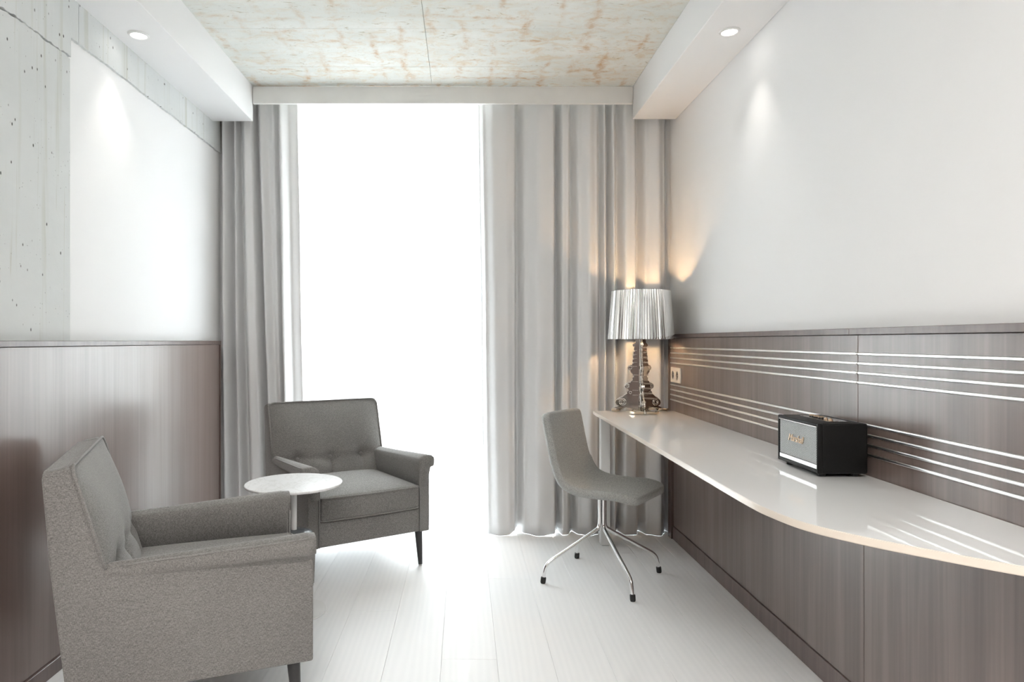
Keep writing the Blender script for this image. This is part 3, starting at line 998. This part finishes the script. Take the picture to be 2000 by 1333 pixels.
for a in fin_ang:
    bm = prism_bm(sil, -0.0065, 0.0065, 'y')
    bevel_sharp(bm, 0.0018, 2, 0.4)
    fo = obj('fin', bm, 'lamp_chrome_dark', lp)
    fo.rotation_euler = (0, 0, math.radians(a))
    # raised scrolls and beads on both faces
    for sy_ in (-1, 1):
        sp = []
        for k in range(40):
            th_ = k / 39 * 2.1 * 2 * PI
            rr = 0.026 * (1 - 0.72 * k / 39)
            sp.append((0.104 + rr * math.cos(th_ + 0.6), sy_ * 0.0075, 0.050 + rr * math.sin(th_ + 0.6) * 0.85))
        obj('scroll', tube_bm(sp, 0.0022, 6), 'lamp_chrome', fo, True)
        sp = []
        for k in range(30):
            th_ = k / 29 * 1.7 * 2 * PI
            rr = 0.013 * (1 - 0.7 * k / 29)
            sp.append((0.074 + rr * math.cos(th_), sy_ * 0.0075, 0.143 + rr * math.sin(th_)))
        obj('scroll', tube_bm(sp, 0.0018, 6), 'lamp_chrome', fo, True)
        for zc, rr in ((0.247, 0.009), (0.106, 0.007)):
            ring_ = [(0.058 + rr * math.cos(2 * PI * k / 16), sy_ * 0.0075, zc + rr * math.sin(2 * PI * k / 16)) for k in range(16)]
            obj('scroll', tube_bm(ring_, 0.0017, 6, closed=True), 'lamp_chrome', fo, True)
        for i in range(5):
            zc = 0.352 - i * 0.0225
            r0, r1 = 0.020, 0.036 + 0.0028 * i
            b_ = obj('rung', box_bm(r0, r1, sy_ * 0.0065 - 0.0015, sy_ * 0.0065 + 0.0015, zc - 0.0105, zc - 0.0065, 0.0006, 1), 'lamp_chrome', fo)
        for zc in (0.205, 0.168, 0.118, 0.092):
            obj('rung', box_bm(0.012, 0.046, sy_ * 0.0065 - 0.0015, sy_ * 0.0065 + 0.0015, zc - 0.0025, zc + 0.0025, 0.0006, 1), 'lamp_chrome', fo)
    # bright rim along the outline
    rim = [(r, 0, max(z, 0.005)) for r, z in sil[1:-2]]
    obj('rim', tube_bm(rim, 0.0034, 6), 'lamp_chrome', fo, True)
    # foot block
    fb = obj('foot', bevel_sharp(prism_bm([(-0.080, 0.0), (0.080, 0.0), (0.056, 0.036), (-0.056, 0.036)], 0.0, 0.017), 0.003, 2), 'lamp_chrome_warm', fo)
    fb.rotation_euler = (0, 0, -PI / 2); fb.location = (0.118, 0, 0.0)
obj('column', lathe_bm([(0.012, 0.008), (0.0135, 0.02), (0.011, 0.12), (0.0125, 0.20), (0.0105, 0.30), (0.010, 0.42)], 8), 'lamp_chrome', lp)
autosmooth(obj('base_disc', lathe_bm([(0.001, 0.0), (0.052, 0.0), (0.055, 0.004), (0.050, 0.011), (0.028, 0.016), (0.012, 0.019)], 8), 'lamp_chrome_warm', lp), 0.3)
# pleated shade, open at top and bottom
def shade_bm():
    bm = bmesh.new()
    npl = 76
    z0, z1 = 0.408, 0.678
    r0, r1 = 0.1800, 0.1590
    rows = 6
    for off in (0,):
        rings = []
        for j in range(rows + 1):
            v = j / rows
            ring = []
            for k in range(npl * 4):
                a = 2 * PI * k / (npl * 4)
                ph = (k % 4)
                bump_ = (0.0022, 0.0009, -0.0022, -0.0009)[ph]
                big = 0.0016 * math.sin(a * 9)
                r = r0 + (r1 - r0) * v + bump_ + big
                ring.append(bm.verts.new((r * math.cos(a), r * math.sin(a), z0 + (z1 - z0) * v)))
            rings.append(ring)
        for P, Q in zip(rings, rings[1:]):
            n = len(P)
            for k in range(n):
                bm.faces.new((P[k], P[(k + 1) % n], Q[(k + 1) % n], Q[k]))
    return bm
sd = obj('lamp_shade', shade_bm(), 'shade_foil', lp)
md = sd.modifiers.new('foil_thickness', 'SOLIDIFY'); md.thickness = 0.0025; md.offset = -1
autosmooth(obj('lamp_holder', lathe_bm([(0.012, 0.42), (0.018, 0.425), (0.018, 0.470), (0.014, 0.475)], 20), 'lamp_chrome', lp), 0.5)
obj('bulb', lathe_bm([(0.008, 0.475), (0.014, 0.485), (0.028, 0.515), (0.030, 0.532), (0.024, 0.552), (0.010, 0.563), (0.001, 0.565)], 24), 'bulb_glow', lp, True)
for k in range(3):
    a = 2 * PI * k / 3 + 0.4
    obj('shade_spoke', tube_bm([(0.016 * math.cos(a), 0.016 * math.sin(a), 0.45), (0.173 * math.cos(a), 0.173 * math.sin(a), 0.45)], 0.002, 6), 'lamp_chrome', lp)
bl = light('lamp_bulb_light', 'POINT', (0, 0, 0.535), energy=23.0, color=(1.0, 0.63, 0.33), shadow_soft_size=0.032)
bl.parent = lp

# ------------------------------------------------------------------ loudspeaker
SP = Vector((1.106, 2.094, 0.751))
sp_ = thing('speaker', 'black vintage-style loudspeaker with grey grille on the white desk', 'speaker', SP)
bx0, bx1, by0, by1, bz0, bz1 = -0.071, 0.071, -0.127, 0.127, 0.011, 0.158
# cabinet: rounded shell with an open recessed front
cab = box_bm(bx0 + 0.006, bx1, by0, by1, bz0, bz1, 0.006, 3)
cabo = autosmooth(obj('cabinet', cab, 'black_vinyl', sp_), 0.6)
for (y0_, y1_, z0_, z1_) in ((by0, by0 + 0.012, bz0, bz1), (by1 - 0.012, by1, bz0, bz1), (by0 + 0.008, by1 - 0.008, bz0, bz0 + 0.012), (by0 + 0.008, by1 - 0.008, bz1 - 0.012, bz1)):
    autosmooth(obj('front_lip', box_bm(bx0 - 0.004, bx0 + 0.012, y0_, y1_, z0_, z1_, 0.004, 3), 'black_vinyl', sp_), 0.6)
gr = box('grille', bx0 - 0.001, bx0 + 0.008, by0 + 0.011, by1 - 0.011, bz0 + 0.026, bz1 - 0.012, 'grille_cloth', sp_, 0.001, 1)
box('grille_strip', bx0 - 0.0025, bx0 + 0.008, by0 + 0.011, by1 - 0.011, bz0 + 0.012, bz0 + 0.025, 'silver_trim', sp_, 0.001, 1)
box('grille_piping', bx0 - 0.0055, bx0 + 0.004, by0 + 0.010, by1 - 0.010, bz1 - 0.0125, bz1 - 0.0095, 'silver_trim', sp_, 0.001, 1)
# script lettering on the grille
fc = bpy.data.curves.new('lettering', 'FONT')
fc.body = 'Marshall'
fc.size = 0.031; fc.shear = 0.35; fc.extrude = 0.0010; fc.offset = 0.0; fc.space_character = 0.90
fc.align_x = 'CENTER'; fc.align_y = 'CENTER'
fc.materials.append(M('gold'))
tmp = bpy.data.objects.new('lettering_curve', fc)
C.objects.link(tmp)
bpy.context.view_layer.update()
lme = bpy.data.meshes.new_from_object(tmp.evaluated_get(bpy.context.evaluated_depsgraph_get()))
bpy.data.objects.remove(tmp)
lt = bpy.data.objects.new('lettering', lme)
C.objects.link(lt); lt.parent = sp_
lt.matrix_local = Matrix(((0, 0, -1, bx0 - 0.0028), (-1, 0, 0, 0.010), (0, 1, 0, 0.094), (0, 0, 0, 1)))
lt['label'] = 'gold script lettering'
# control panel on top
cp = box('control_panel', -0.020, 0.040, -0.080, 0.090, bz1 - 0.001, bz1 + 0.0012, 'lamp_chrome_dark', sp_, 0.0008, 1)
for yy_ in (0.052, 0.026, 0.0):
    kn = obj('knob', lathe_bm([(0.0085, 0), (0.0085, 0.0035), (0.0078, 0.004)], 20), 'rubber', sp_)
    kn.location = (0.0, yy_, bz1 + 0.001)
    obj('knob_cap', lathe_bm([(0.0088, 0.0035), (0.0088, 0.006), (0.0075, 0.007), (0.001, 0.007)], 20), 'gold', kn)
for yy_ in (-0.030, -0.056):
    sw = obj('switch', lathe_bm([(0.006, 0), (0.006, 0.0035), (0.0025, 0.004), (0.002, 0.0075), (0.0005, 0.008)], 14), 'gold', sp_, True)
    sw.location = (0.0, yy_, bz1 + 0.001)
for xx_ in (-0.048, 0.048):
    for yy_ in (-0.095, 0.095):
        o_ = obj('foot', lathe_bm([(0.011, 0.0), (0.012, 0.002), (0.012, 0.0115)], 16), 'rubber', sp_)
        o_.location = (xx_, yy_, 0)
